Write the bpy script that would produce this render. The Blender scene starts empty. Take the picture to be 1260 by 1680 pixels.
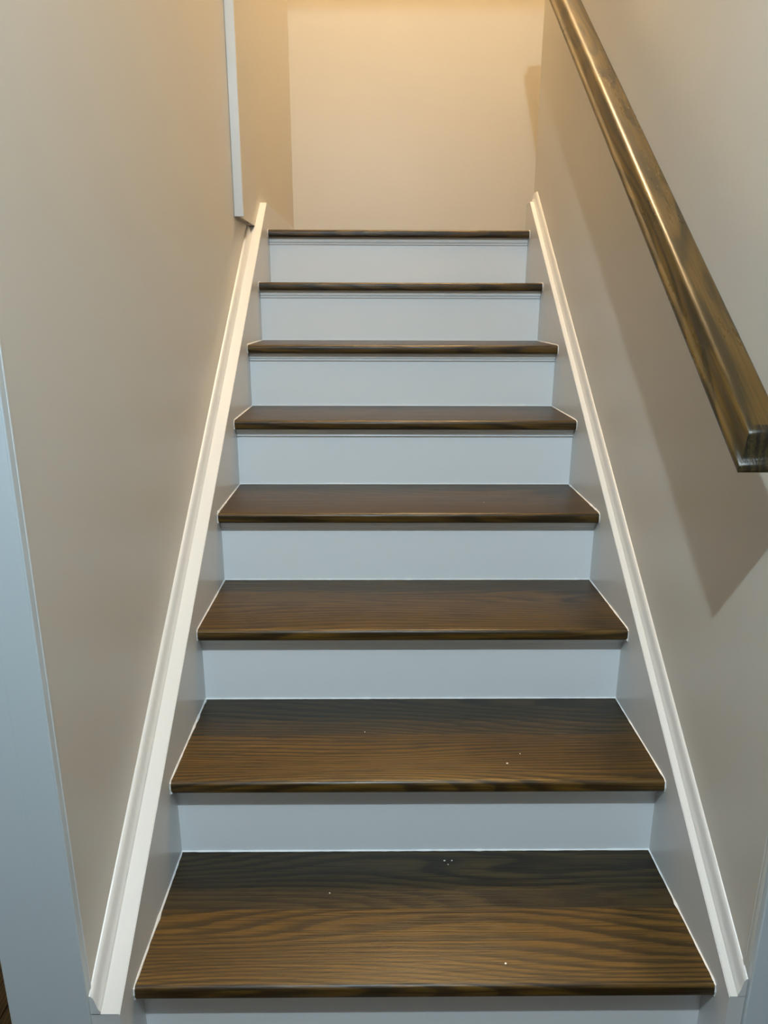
import bpy, bmesh, math, random
from mathutils import Vector, Matrix
random.seed(4)
scene = bpy.context.scene
C = scene.collection

# ------------------------------------------------------------------ camera
W_IMG, H_IMG, F_PX = 1260, 1680, 1180.0
PITCH, YAW, ROLL = 0.27913, 0.01017, 0.00288
CAM = Vector((-0.07565, -0.86337, 1.00867))
cp, sp, cy, sy = math.cos(PITCH), math.sin(PITCH), math.cos(YAW), math.sin(YAW)
fwd = Vector((sy*cp, cy*cp, -sp)); right = Vector((cy, -sy, 0)); up = right.cross(fwd)
r2 = right*math.cos(ROLL) + up*math.sin(ROLL); u2 = -right*math.sin(ROLL) + up*math.cos(ROLL)
cd = bpy.data.cameras.new('camera'); cam = bpy.data.objects.new('camera', cd); C.objects.link(cam)
M = Matrix((r2, u2, -fwd)).transposed().to_4x4(); M.translation = CAM
cam.matrix_world = M
cd.sensor_fit = 'VERTICAL'; cd.sensor_height = 36.0; cd.sensor_width = 27.0
cd.lens = 36.0*F_PX/H_IMG; cd.clip_start = 0.02
scene.camera = cam

# ------------------------------------------------------------------ world, lights, exposure
w = bpy.data.worlds.new('world'); scene.world = w; w.use_nodes = True
w.node_tree.nodes['Background'].inputs[0].default_value = (0.8, 0.9, 1.0, 1)
w.node_tree.nodes['Background'].inputs[1].default_value = 0.03
def lamp(name, kind, loc, power, col, size, rot=(0, 0, 0)):
    l = bpy.data.lights.new(name, kind); o = bpy.data.objects.new(name, l); C.objects.link(o)
    o.location = loc; o.rotation_euler = rot; l.energy = power; l.color = col
    if kind == 'AREA': l.shape = 'DISK'; l.size = size
    else: l.shadow_soft_size = size
    return o
lamp('hall_ceiling_lamp', 'POINT', (-0.13, -1.03, 2.140), 108, (0.735, 0.905, 1.0), 0.018)
lamp('landing_ceiling_lamp', 'POINT', (0.44, 1.80, 4.72), 362, (1.0, 0.71, 0.39), 0.10)
vs = scene.view_settings
vs.view_transform = 'Standard'; vs.look = 'None'; vs.gamma = 1; vs.use_curve_mapping = False
vs.exposure = 0.0

# ------------------------------------------------------------------ materials
def new_mat(name):
    m = bpy.data.materials.new(name); m.use_nodes = True
    return m, m.node_tree.nodes, m.node_tree.links, m.node_tree.nodes['Principled BSDF']
def paint(name, col, rough, bump=0.05, scale=220, mottle=0.03, spec=0.5):
    m, n, l, b = new_mat(name)
    b.inputs['Roughness'].default_value = rough
    b.inputs['Specular IOR Level'].default_value = spec
    tc = n.new('ShaderNodeTexCoord')
    no = n.new('ShaderNodeTexNoise'); no.inputs['Scale'].default_value = 2.3; no.inputs['Detail'].default_value = 4
    l.new(tc.outputs['Object'], no.inputs['Vector'])
    mx = n.new('ShaderNodeMix'); mx.data_type = 'RGBA'
    mx.inputs[6].default_value = tuple(c*(1-mottle) for c in col)+(1,)
    mx.inputs[7].default_value = tuple(min(1, c*(1+mottle)) for c in col)+(1,)
    l.new(no.outputs['Fac'], mx.inputs[0]); l.new(mx.outputs[2], b.inputs['Base Color'])
    n2 = n.new('ShaderNodeTexNoise'); n2.inputs['Scale'].default_value = scale; n2.inputs['Detail'].default_value = 2
    l.new(tc.outputs['Object'], n2.inputs['Vector'])
    bp = n.new('ShaderNodeBump'); bp.inputs['Strength'].default_value = bump; bp.inputs['Distance'].default_value = 0.002
    l.new(n2.outputs['Fac'], bp.inputs['Height']); l.new(bp.outputs['Normal'], b.inputs['Normal'])
    return m
def wood(name, light, mid, dark, rings=19.0, stretch=(0.9, 7.0, 7.0), slope=85.0, rough=0.30, pores=0.75, bump=0.22):
    """flat-sawn oak: grain lines are the contour lines of a noise field drawn out along local X"""
    m, n, l, b = new_mat(name)
    def math_(op, a=None, c=None, av=0.0, cv=0.0):
        q = n.new('ShaderNodeMath'); q.operation = op
        q.inputs[0].default_value = av; q.inputs[1].default_value = cv
        if a is not None: l.new(a, q.inputs[0])
        if c is not None: l.new(c, q.inputs[1])
        return q.outputs[0]
    b.inputs['Specular IOR Level'].default_value = 0.34
    tc = n.new('ShaderNodeTexCoord'); oi = n.new('ShaderNodeObjectInfo')
    cb = n.new('ShaderNodeCombineXYZ')
    l.new(math_('MULTIPLY', oi.outputs['Object Index'], cv=1.731), cb.inputs[0])
    l.new(math_('MULTIPLY', oi.outputs['Object Index'], cv=0.917), cb.inputs[1])
    ad = n.new('ShaderNodeVectorMath'); ad.operation = 'ADD'
    l.new(tc.outputs['Object'], ad.inputs[0]); l.new(cb.outputs[0], ad.inputs[1])
    def mapped(s):
        mp = n.new('ShaderNodeMapping'); mp.inputs['Scale'].default_value = s
        l.new(ad.outputs[0], mp.inputs['Vector']); return mp.outputs[0]
    def noise(s, detail=2.0, rgh=0.5):
        q = n.new('ShaderNodeTexNoise'); q.inputs['Scale'].default_value = 1.0
        q.inputs['Detail'].default_value = detail; q.inputs['Roughness'].default_value = rgh
        l.new(mapped(s), q.inputs['Vector']); return q.outputs['Fac']
    def ramp(v, pts):
        r = n.new('ShaderNodeValToRGB'); e = r.color_ramp.elements
        e[0].position, e[0].color = pts[0][0], pts[0][1]+(1,)
        e[1].position, e[1].color = pts[-1][0], pts[-1][1]+(1,)
        for p_, c_ in pts[1:-1]:
            k = e.new(p_); k.color = c_+(1,)
        l.new(v, r.inputs[0]); return r.outputs[0]
    sx = n.new('ShaderNodeSeparateXYZ'); l.new(tc.outputs['Object'], sx.inputs[0])
    field = math_('ADD', math_('MULTIPLY', noise(stretch, 1.0, 0.35), cv=rings), math_('MULTIPLY', sx.outputs[1], cv=slope))
    field = math_('ADD', field, math_('MULTIPLY', noise((14, 110, 110), 2.0), cv=0.45))
    fr = math_('FRACT', field)
    lines = ramp(fr, [(0.0, (1, 1, 1)), (0.24, (0.9,)*3), (0.46, (0.25,)*3), (0.66, (0,)*3), (0.90, (0.1,)*3), (1.0, (1, 1, 1))])
    pore = ramp(noise((7, 330, 330), 3.0, 0.65), [(0.46, (0,)*3), (0.60, (1,)*3)])
    tone = noise((1.1, 5.0, 5.0), 3.0)
    def mix(f, a, bb, fv=0.5):
        q = n.new('ShaderNodeMix'); q.data_type = 'RGBA'
        if isinstance(f, float): q.inputs[0].default_value = f
        else: l.new(f, q.inputs[0])
        for i, v in ((6, a), (7, bb)):
            if isinstance(v, tuple): q.inputs[i].default_value = v+(1,)
            else: l.new(v, q.inputs[i])
        return q.outputs[2]
    toned = mix(ramp(tone, [(0.3, (0,)*3), (0.7, (1,)*3)]), mid, light)
    streak = noise((1.6, 70, 70), 2.0, 0.6)
    toned = mix(ramp(streak, [(0.35, (0.55,)*3), (0.62, (0,)*3)]), toned, mid)
    gf = math_('MULTIPLY', lines, cv=0.85)
    col = mix(gf, toned, dark)
    col = mix(math_('MULTIPLY', pore, cv=pores), col, dark)
    l.new(col, b.inputs['Base Color'])
    rr = n.new('ShaderNodeMapRange'); rr.inputs['To Min'].default_value = rough-0.04; rr.inputs['To Max'].default_value = rough+0.14
    l.new(noise((5, 22, 22), 5.0, 0.7), rr.inputs['Value']); l.new(rr.outputs[0], b.inputs['Roughness'])
    bp = n.new('ShaderNodeBump'); bp.inputs['Strength'].default_value = bump; bp.inputs['Distance'].default_value = 0.0006
    l.new(pore, bp.inputs['Height']); bp.invert = True
    l.new(bp.outputs['Normal'], b.inputs['Normal'])
    return m
WALL = paint('greige_wall_paint', (0.61, 0.578, 0.515), 0.42, 0.06)
RISERP = paint('blue_white_riser_paint', (0.87, 0.90, 0.92), 0.32, 0.03, 90, 0.015)
JAMBP = paint('grey_blue_jamb_paint', (0.60, 0.655, 0.68), 0.35, 0.04, 90, 0.02)
WHITE = paint('white_trim_paint', (0.68, 0.685, 0.68), 0.30, 0.03, 90, 0.015)
CEIL = paint('ceiling_paint', (0.80, 0.79, 0.77), 0.8)
CAULK = paint('white_caulk', (0.86, 0.86, 0.85), 0.45, 0.3, 300)
RAW = paint('bare_plaster', (0.50, 0.44, 0.36), 0.9, 0.6, 160, 0.2)
HALLP = paint('hall_wall_paint', (0.42, 0.41, 0.385), 0.6)
OAK = wood('stained_oak', (0.135, 0.073, 0.011), (0.070, 0.036, 0.006), (0.013, 0.008, 0.003))
OAK2 = wood('stained_oak_shade_tone', (0.072, 0.046, 0.014), (0.040, 0.027, 0.009), (0.009, 0.007, 0.004))  # deeper oak tone, partly shade put into the colour
RAILW = wood('stained_oak_rail', (0.110, 0.064, 0.013), (0.070, 0.039, 0.009), (0.015, 0.012, 0.005), rings=9.0, stretch=(1.7, 15, 15), slope=10.0, rough=0.24, pores=0.5, bump=0.07)
FLOORW = wood('hall_floor_oak', (0.13, 0.062, 0.018), (0.09, 0.045, 0.013), (0.03, 0.015, 0.006))
DARK, _n, _l, _b = new_mat('dark_bronze'); _b.inputs['Base Color'].default_value = (0.03, 0.022, 0.016, 1); _b.inputs['Metallic'].default_value = 0.7; _b.inputs['Roughness'].default_value = 0.4

# ------------------------------------------------------------------ mesh helpers
def mesh(name, verts, faces):
    me = bpy.data.meshes.new(name); me.from_pydata([tuple(v) for v in verts], [], faces)
    bm = bmesh.new(); bm.from_mesh(me); bmesh.ops.recalc_face_normals(bm, faces=bm.faces); bm.to_mesh(me); bm.free()
    return me
def obj(name, me, mat, parent=None, loc=(0, 0, 0), smooth=False):
    o = bpy.data.objects.new(name, me); C.objects.link(o)
    if mat and not me.materials: me.materials.append(mat)
    o.location = loc
    if parent: o.parent = parent
    if smooth:
        for p in me.polygons: p.use_smooth = True
        try: me.set_sharp_from_angle(angle=math.radians(38))
        except Exception: pass
    return o
def box_me(name, x0, x1, y0, y1, z0, z1, bevel=0.0):
    v = [(x, y, z) for x in (x0, x1) for y in (y0, y1) for z in (z0, z1)]
    f = [(0, 1, 3, 2), (4, 6, 7, 5), (0, 4, 5, 1), (2, 3, 7, 6), (0, 2, 6, 4), (1, 5, 7, 3)]
    me = mesh(name, v, f)
    if bevel:
        bm = bmesh.new(); bm.from_mesh(me)
        bmesh.ops.bevel(bm, geom=bm.edges[:], offset=bevel, segments=2, affect='EDGES', profile=0.5)
        bm.to_mesh(me); bm.free()
    return me
def struct(name, me, mat, parent=None):
    o = obj(name, me, mat, parent)
    if not parent: o['kind'] = 'structure'
    return o
def sweep(name, prof, rings, cap0=None):
    """prof: list of profile points; rings: functions mapping a profile point to a 3-D point; closed loops with caps"""
    n = len(prof); v = []; f = []
    for r in rings: v += [r(p) for p in prof]
    for k in range(len(rings)-1):
        for i in range(n):
            j = (i+1) % n; f.append((k*n+i, k*n+j, (k+1)*n+j, (k+1)*n+i))
    f += cap0 if cap0 else [tuple(range(n))[::-1]]
    f.append(tuple(range((len(rings)-1)*n, len(rings)*n)))
    return mesh(name, v, f)

# ------------------------------------------------------------------ dimensions (metres; top of the lowest tread = 0)
RISE, RUN, N = 0.17993, 0.25285, 8
HW = 0.45                      # half clear width between the skirts
DEPTH, TH, OVER = 0.289, 0.025, 0.0362
FLOOR = -RISE
LAND = 7*RISE
XL, XL2, XR = -0.492, -0.477, 0.474   # stair faces of the walls
YS = 1.405                     # where the left wall steps inwards
YR = 1.862                     # end of the right wall
YB = 2.66                      # back wall of the landing
CL = 2.1690                     # ceiling of the lower hall
CU = 4.90                      # ceiling above the stairs
YH = 0.30                      # edge of the lower ceiling

# ------------------------------------------------------------------ the setting
fl = struct('floor', box_me('floor', -2.3, 1.7, -4.2, 1.9, FLOOR-0.06, FLOOR-0.012), FLOORW)
pk = None
for r in range(14):
    for c in range(3):
        x0 = -2.3+0.121*r
        me = pk or box_me('plank', 0, 1.3, 0, 0.119, 0, 0.012, 0.001)
        pk = me
        o = obj('plank', me, FLOORW, fl, (x0+0.119, -1.25+1.302*c-0.31*(r % 3), FLOOR-0.012))
        o.rotation_euler = (0, 0, math.pi/2); o.pass_index = 3*r+c
wl = struct('wall_left', box_me('wall_left', -0.604, XL, -0.045, 1.68, FLOOR, CU), WALL)
def wedge(name, xo, y0, x0, y1, x1, z0, z1):
    return mesh(name, [(xo, y0, z0), (x0, y0, z0), (x1, y1, z0), (xo, y1, z0), (xo, y0, z1), (x0, y0, z1), (x1, y1, z1), (xo, y1, z1)],
                [(0, 1, 2, 3), (4, 5, 6, 7), (0, 1, 5, 4), (1, 2, 6, 5), (2, 3, 7, 6), (3, 0, 4, 7)])
XM, XE = -0.4735, -0.4555      # the furred-out wall runs slightly inwards towards the landing corner
struct('wall_left_bulkhead', wedge('wall_left_bulkhead', XL, YS+0.004, XL2, 1.68, XM, 1.2585, CU), WALL)
struct('wall_left_landing', wedge('wall_left_landing', -0.604, 1.68, XM, YB, XE, FLOOR, CU), WALL)
wr = struct('wall_right', box_me('wall_right', XR, 0.59, -0.030, YR, FLOOR, CU, 0.004), WALL)
obj('corner_bead', box_me('corner_bead', XR-0.0012, XR+0.004, -0.022, -0.016, 0.03, CL, 0.0006), WALL, wr)
struct('wall_back', box_me('wall_back', -0.604, 1.82, YB, YB+0.1, FLOOR, CU), WALL)
struct('wall_landing_right', box_me('wall_landing_right', 1.70, 1.82, YR-0.1, YB, FLOOR, CU), WALL)
struct('wall_landing_front', box_me('wall_landing_front', 0.59, 1.70, YR-0.1, YR, FLOOR, CU), WALL)
struct('wall_hall_back', box_me('wall_hall_back', -2.4, 1.8, -4.3, -4.2, FLOOR, CL), HALLP)
struct('wall_hall_left', box_me('wall_hall_left', -2.4, -2.3, -4.2, 1.9, FLOOR, CL), HALLP)
struct('wall_hall_right', box_me('wall_hall_right', 1.7, 1.8, -4.2, -0.03, FLOOR, CL), HALLP)
struct('wall_hall_far_left', box_me('wall_hall_far_left', -2.3, -0.604, 1.9, 2.0, FLOOR, CL), HALLP)
struct('wall_hall_far_right', box_me('wall_hall_far_right', 0.59, 1.8, -0.03, 0.07, FLOOR, CL), HALLP)
struct('ceiling', box_me('ceiling', -2.4, 1.8, -4.3, YH, CL, CL+0.25), CEIL)
struct('ceiling_hall_left', box_me('ceiling_hall_left', -2.4, -0.604, YH, 2.0, CL, CL+0.25), CEIL)
struct('ceiling_stairwell', box_me('ceiling_stairwell', -0.7, 1.9, YH-0.1, YB+0.1, CU, CU+0.1), CEIL)
struct('wall_header', box_me('wall_header', -0.604, 0.59, YH-0.1, YH, CL+0.25, CU), WALL)
struct('floor_landing', box_me('floor_landing', -0.476, 1.70, 7*RUN+0.145, YB, LAND-0.05, LAND-0.001), OAK)
# end boards of the two walls, towards the hall
t1 = struct('trim_1', box_me('trim_1', -0.606, XL+0.0006, -0.060, -0.045, FLOOR, CL, 0.0015), JAMBP)
obj('caulk_bead', box_me('caulk_bead', XL-0.001, XL+0.0016, -0.0482, -0.0448, 0.03, CL, 0.0006), WHITE, t1)
obj('casing_strip', box_me('casing_strip', -0.537, XL-0.001, -0.0610, -0.060, FLOOR, CL, 0.0004), JAMBP, t1)
struct('trim_2', box_me('trim_2', XR+0.001, 0.592, -0.042, -0.030, FLOOR, CL, 0.002), JAMBP)
# casing on the left wall, cut off above the skirt
t3 = struct('trim_3', box_me('trim_3', XL+0.0003, -0.4655, 1.397, YS+0.006, 1.2585, 3.3, 0.0012), WHITE)
obj('raw_end', box_me('raw_end', XL+0.001, XL2-0.001, YS+0.006, 1.605, 1.2560, 1.2592, 0.0004), RAW, t3)
for k, (x, y) in enumerate(((-0.484, 1.51), (-0.480, 1.53), (-0.482, 1.555))):
    obj('nail_hole', box_me('nail_hole', x, x+0.003, y, y+0.012, 1.2552, 1.2575), DARK, t3)
# landing baseboard on the left
struct('baseboard_landing', box_me('baseboard_landing', XL2+0.004, -HW, 1.772, YB, LAND-0.21, 0.057+0.7265*1.771), WHITE)

# ------------------------------------------------------------------ the staircase
st = bpy.data.objects.new('staircase', None); C.objects.link(st); st.location = (0, 0, FLOOR)
st['label'] = 'straight staircase of dark stained oak treads and white risers between the two walls'
st['category'] = 'staircase'
def part(name, me, mat, parent, loc, smooth=False):
    """loc in world coordinates; staircase root sits at z = FLOOR, sub-parts share their part's origin"""
    o = obj(name, me, mat, parent, (0, 0, 0), smooth)
    pl = Vector((0, 0, FLOOR))
    if parent is not st: pl = pl + parent.location
    o.location = Vector(loc)-pl
    return o
SEAM = 0.150
def nose():
    a, b = 0.0085, 0.0075      # round-overs of the top and the bottom front edge
    p = [(a-a*math.sin(t), -a+a*math.cos(t)) for t in [math.pi/2*k/5 for k in range(6)]]
    p += [(b-b*math.cos(t), -TH+b-b*math.sin(t)) for t in [math.pi/2*k/5 for k in range(6)]]
    return p
front_prof = nose()+[(SEAM-0.0001, -TH), (SEAM-0.0001, 0)]
tread_me = sweep('tread', front_prof, [lambda p: (-HW+0.0015, p[0], p[1]), lambda p: (HW-0.0015, p[0], p[1])])
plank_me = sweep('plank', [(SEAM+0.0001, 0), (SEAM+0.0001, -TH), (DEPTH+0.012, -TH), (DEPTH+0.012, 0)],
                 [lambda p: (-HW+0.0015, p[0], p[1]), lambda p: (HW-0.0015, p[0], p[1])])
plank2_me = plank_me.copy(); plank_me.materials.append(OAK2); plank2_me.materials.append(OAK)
riser_me = box_me('riser', -HW-0.001, HW+0.001, 0, 0.018, -RISE+0.0005, -TH-0.0003)
def arc(cx, cz, r, a0, a1, n=6):
    return [(cx+r*math.cos(a0+(a1-a0)*k/n), cz+r*math.sin(a0+(a1-a0)*k/n)) for k in range(n+1)]
cove = [(0.0, 0.0), (-0.0155, 0.0), (-0.0155, -0.0050), (-0.0130, -0.0062)]
cove += [(-0.0130+0.0085*(1-math.cos(a)), -0.0062-0.0110*math.sin(a)) for a in [math.pi/2*k/6 for k in range(1, 7)]]
cove += [(-0.0060, -0.0172), (-0.0068, -0.0190), (-0.0060, -0.0212), (-0.0030, -0.0225), (0.0, -0.0228)]
cove_me = sweep('cove_moulding', cove, [lambda p: (-HW+0.001, p[0], p[1]), lambda p: (HW-0.001, p[0], p[1])])
def caulk_line(name, pts, r):
    """an uneven bead along a poly-line: small diamond section, jittered"""
    v = []; f = []
    fine = []
    for a, b in zip(pts[:-1], pts[1:]):
        a, b = Vector(a), Vector(b); n = max(1, int((b-a).length/0.012))
        fine += [a.lerp(b, k/n) for k in range(n)]
    fine.append(Vector(pts[-1]))
    for k, p in enumerate(fine):
        t = (fine[min(k+1, len(fine)-1)]-fine[max(k-1, 0)]).normalized()
        s = t.cross(Vector((0.3, 0.2, 1))).normalized(); u = s.cross(t).normalized()
        q = r*random.uniform(0.7, 1.15)*(1.7 if random.random() < 0.04 else 1)
        v += [p+s*q, p+u*q, p-s*q, p-u*q]
        if k:
            b0 = 4*(k-1); b1 = 4*k
            f += [(b0+i, b0+(i+1) % 4, b1+(i+1) % 4, b1+i) for i in range(4)]
    f += [(3, 2, 1, 0), tuple(range(4*(len(fine)-1), 4*len(fine)))]
    return mesh(name, v, f)
for i in range(N):
    y, z = i*RUN, i*RISE
    t = part('tread', tread_me, OAK, st, (0, y, z), True); t.pass_index = 2*i+1
    if i < N-1:
        b = part('plank', plank_me if i < 2 else plank2_me, None, t, (0, y, z)); b.pass_index = 2*i+30  # rear boards of the lowest treads: darker tone includes painted shade behind the nosing
        part('caulk_bead', caulk_line('caulk_bead', [(-HW, DEPTH-0.001, 0.0005), (HW, DEPTH-0.001, 0.0005)], 0.0022), CAULK, t, (0, y, z))
    R = TH/2
    for s in (-1, 1):
        path = [(s*HW, 0.010, -TH), (s*HW, 0.002, -TH+0.003), (s*HW, 0.0, -R), (s*HW, 0.002, -0.003), (s*HW, 0.010, 0)]
        if i < N-1: path.append((s*HW, DEPTH, 0.0))
        else: path.append((s*HW, SEAM, 0.0))
        part('caulk_bead', caulk_line('caulk_bead', path, 0.0026), CAULK, t, (0, y, z))
    r = part('riser', riser_me, RISERP, st, (0, y+OVER, z))
    part('cove_moulding', cove_me, RISERP, r, (0, y+OVER, z-TH), True)
# dried paint specks left on the treads
for i, x, y, q in ((0, 0.052, 0.262, 0.0022), (0, 0.066, 0.262, 0.0016), (0, 0.058, 0.252, 0.0014), (0, -0.16, 0.185, 0.0015), (0, 0.13, 0.040, 0.0022),
                   (1, 0.17, 0.055, 0.0022), (1, 0.20, 0.085, 0.0014), (1, -0.10, 0.16, 0.0012), (3, 0.19, 0.10, 0.0014)):
    tr = [o for o in st.children if o.name.startswith('tread')][i]
    k = 7
    v = [(x+q*random.uniform(0.7, 1.2)*math.cos(2*math.pi*a/k), y+q*random.uniform(0.5, 1.0)*math.sin(2*math.pi*a/k), 0.0001) for a in range(k)]
    v += [(x+(p[0]-x)*0.6, y+(p[1]-y)*0.6, 0.0007) for p in v]
    f = [(a, (a+1) % k, k+(a+1) % k, k+a) for a in range(k)]+[tuple(range(k, 2*k))]
    o = obj('paint_speck', mesh('paint_speck', v, f), CAULK, tr)
# skirt boards with a cap moulding against the wall
def skirt(name, s, x_in, x_mid, x_wall, a, m, y0, y1, ylev, ycap1):
    def top(y): return a+m*min(y, ylev)
    yb = 0.25
    prof = [(y0, FLOOR), (y0, top(y0)), (ylev, top(ylev)), (y1, top(ylev)), (y1, min(LAND, top(y1))-0.20), (y1-0.03, LAND-0.36), (yb, FLOOR)]
    if y1-ylev < 0.001: prof.pop(3)
    me = sweep(name, prof, [lambda p: (s*x_in, p[0], p[1]), lambda p: (s*x_wall, p[0], p[1])])
    bm = bmesh.new(); bm.from_mesh(me)
    es = [e for e in bm.edges if all(abs(v.co.x-s*x_in) < 1e-5 for v in e.verts) and all(abs(v.co.z-top(v.co.y)) < 1e-4 for v in e.verts)]
    bmesh.ops.bevel(bm, geom=es, offset=0.0012, segments=2, affect='EDGES'); bm.to_mesh(me); bm.free()
    o = struct(name, me, WHITE)
    tw = x_wall-x_mid
    h = 0.033
    # ogee cap: (distance from wall, height over the skirt top)
    cp_ = [(tw, -0.001), (tw, 0.0030), (tw*0.95, 0.0048), (tw*0.84, 0.0075), (tw*0.73, 0.0115), (tw*0.65, 0.0165), (tw*0.59, 0.0210),
           (tw*0.52, 0.0252), (tw*0.42, 0.0287), (tw*0.28, 0.0312), (tw*0.12, h), (0.0, h+0.0002), (0.0, -0.001)]
    ends = [y0, ylev, ycap1] if ycap1 > ylev+0.001 else [y0, ycap1]
    me2 = sweep('cap_moulding', cp_, [(lambda p, yy=yy: (s*(x_wall-p[0]), yy, top(yy)+p[1])) for yy in ends])
    obj('cap_moulding', me2, WHITE, o, (0, 0, 0), True)
skirt('baseboard_left', -1, HW, 0.4775, -XL, 0.0570, 0.7265, -0.055, 1.771, 1.771, 1.606)
skirt('baseboard_right', 1, HW, 0.4625, XR, 0.0460, 0.7265, -0.036, YR-0.002, 1.80, 1.845)

# ------------------------------------------------------------------ the handrail
RX0, RWID, RM = 0.362, 0.070, 0.745
RY0, RY1 = -0.014, 1.60
def rz(y): return 0.824+RM*y
th_ = math.atan(RM)
hr = bpy.data.objects.new('handrail', None); C.objects.link(hr); hr.location = (XR, RY0, rz(RY0))
hr['label'] = 'dark stained oak handrail sloping up the right wall'; hr['category'] = 'handrail'
half = [(0.0030, 0.0), (0.0008, 0.0010), (0.0, 0.0035), (0.0004, 0.0075), (0.0020, 0.0100), (0.0050, 0.0120), (0.0078, 0.0160),
        (0.0092, 0.0215), (0.0098, 0.0280), (0.0102, 0.0340), (0.0112, 0.0385), (0.0132, 0.0418), (0.0162, 0.0436), (0.0215, 0.0445)]
prof = [(x, z, x) for x, z in half] + [(RWID-x, z, x) for x, z in reversed(half)]
mid = [(RWID*0.35, 0.0, 0.003), (RWID*0.65, 0.0, 0.003)]
prof = prof + mid[::-1]
ax = Vector((0, math.cos(th_), math.sin(th_))); ay = Vector((-1, 0, 0)); az = ax.cross(ay)
RMx = Matrix((ax, ay, az)).transposed().to_4x4(); RMx.translation = Vector((XR, RY0, rz(RY0)))
inv = RMx.inverted()
def rp(p, yb, sgn):
    ins = p[2]*0.8
    y = yb+sgn*ins
    return inv @ Vector((RX0+p[0], y, rz(y)+p[1]))
rme = sweep('rail', prof, [lambda p: rp(p, RY0, 1), lambda p: rp(p, RY0+0.03, 0), lambda p: rp(p, RY1-0.03, 0), lambda p: rp(p, RY1, -1)],
            [(i, i+1, 26-i, 27-i) for i in range(13)]+[(0, 27, 28, 29)])
rme.materials.append(RAILW); rme.materials.append(OAK2)
for p in list(rme.polygons)[3*len(prof):3*len(prof)+14]: p.material_index = 1   # end return: darker stain with its shade painted into the colour
ro = obj('rail', rme, RAILW, None, smooth=True)
ro.parent = hr; ro.matrix_world = RMx; ro.matrix_parent_inverse = Matrix.Identity(4)
ro.matrix_basis = Matrix.Translation(-Vector(hr.location)) @ RMx
ro.pass_index = 7
def tube(pts, r, n=10):
    v = []; f = []
    for k, p in enumerate(pts):
        p = Vector(p); t = (Vector(pts[min(k+1, len(pts)-1)])-Vector(pts[max(k-1, 0)])).normalized()
        s = t.cross(Vector((0, 1, 0.1))).normalized(); u = s.cross(t)
        for j in range(n):
            a = 2*math.pi*j/n; v.append(p+r*(s*math.cos(a)+u*math.sin(a)))
        if k: f += [((k-1)*n+j, (k-1)*n+(j+1) % n, k*n+(j+1) % n, k*n+j) for j in range(n)]
    f += [tuple(range(n))[::-1], tuple(range(len(v)-n, len(v)))]
    return mesh('bracket', v, f)
for yb in (0.10, 1.45):
    b0 = Vector(hr.location)
    pts = [Vector((XR-0.006, yb, rz(yb)-0.045)), Vector((XR-0.03, yb, rz(yb)-0.045)), Vector((XR-0.055, yb, rz(yb)-0.035)), Vector((XR-0.064, yb, rz(yb)-0.015)), Vector((XR-0.065, yb, rz(yb)+0.001))]
    br = obj('bracket', tube([p-b0 for p in pts], 0.006), DARK, hr, (0, 0, 0), True)
    ros = tube([Vector((XR, yb, rz(yb)-0.045))-b0, Vector((XR-0.004, yb, rz(yb)-0.045))-b0, Vector((XR-0.007, yb, rz(yb)-0.045))-b0], 0.028, 20)
    obj('wall_rosette', ros, DARK, br, (0, 0, 0), True)
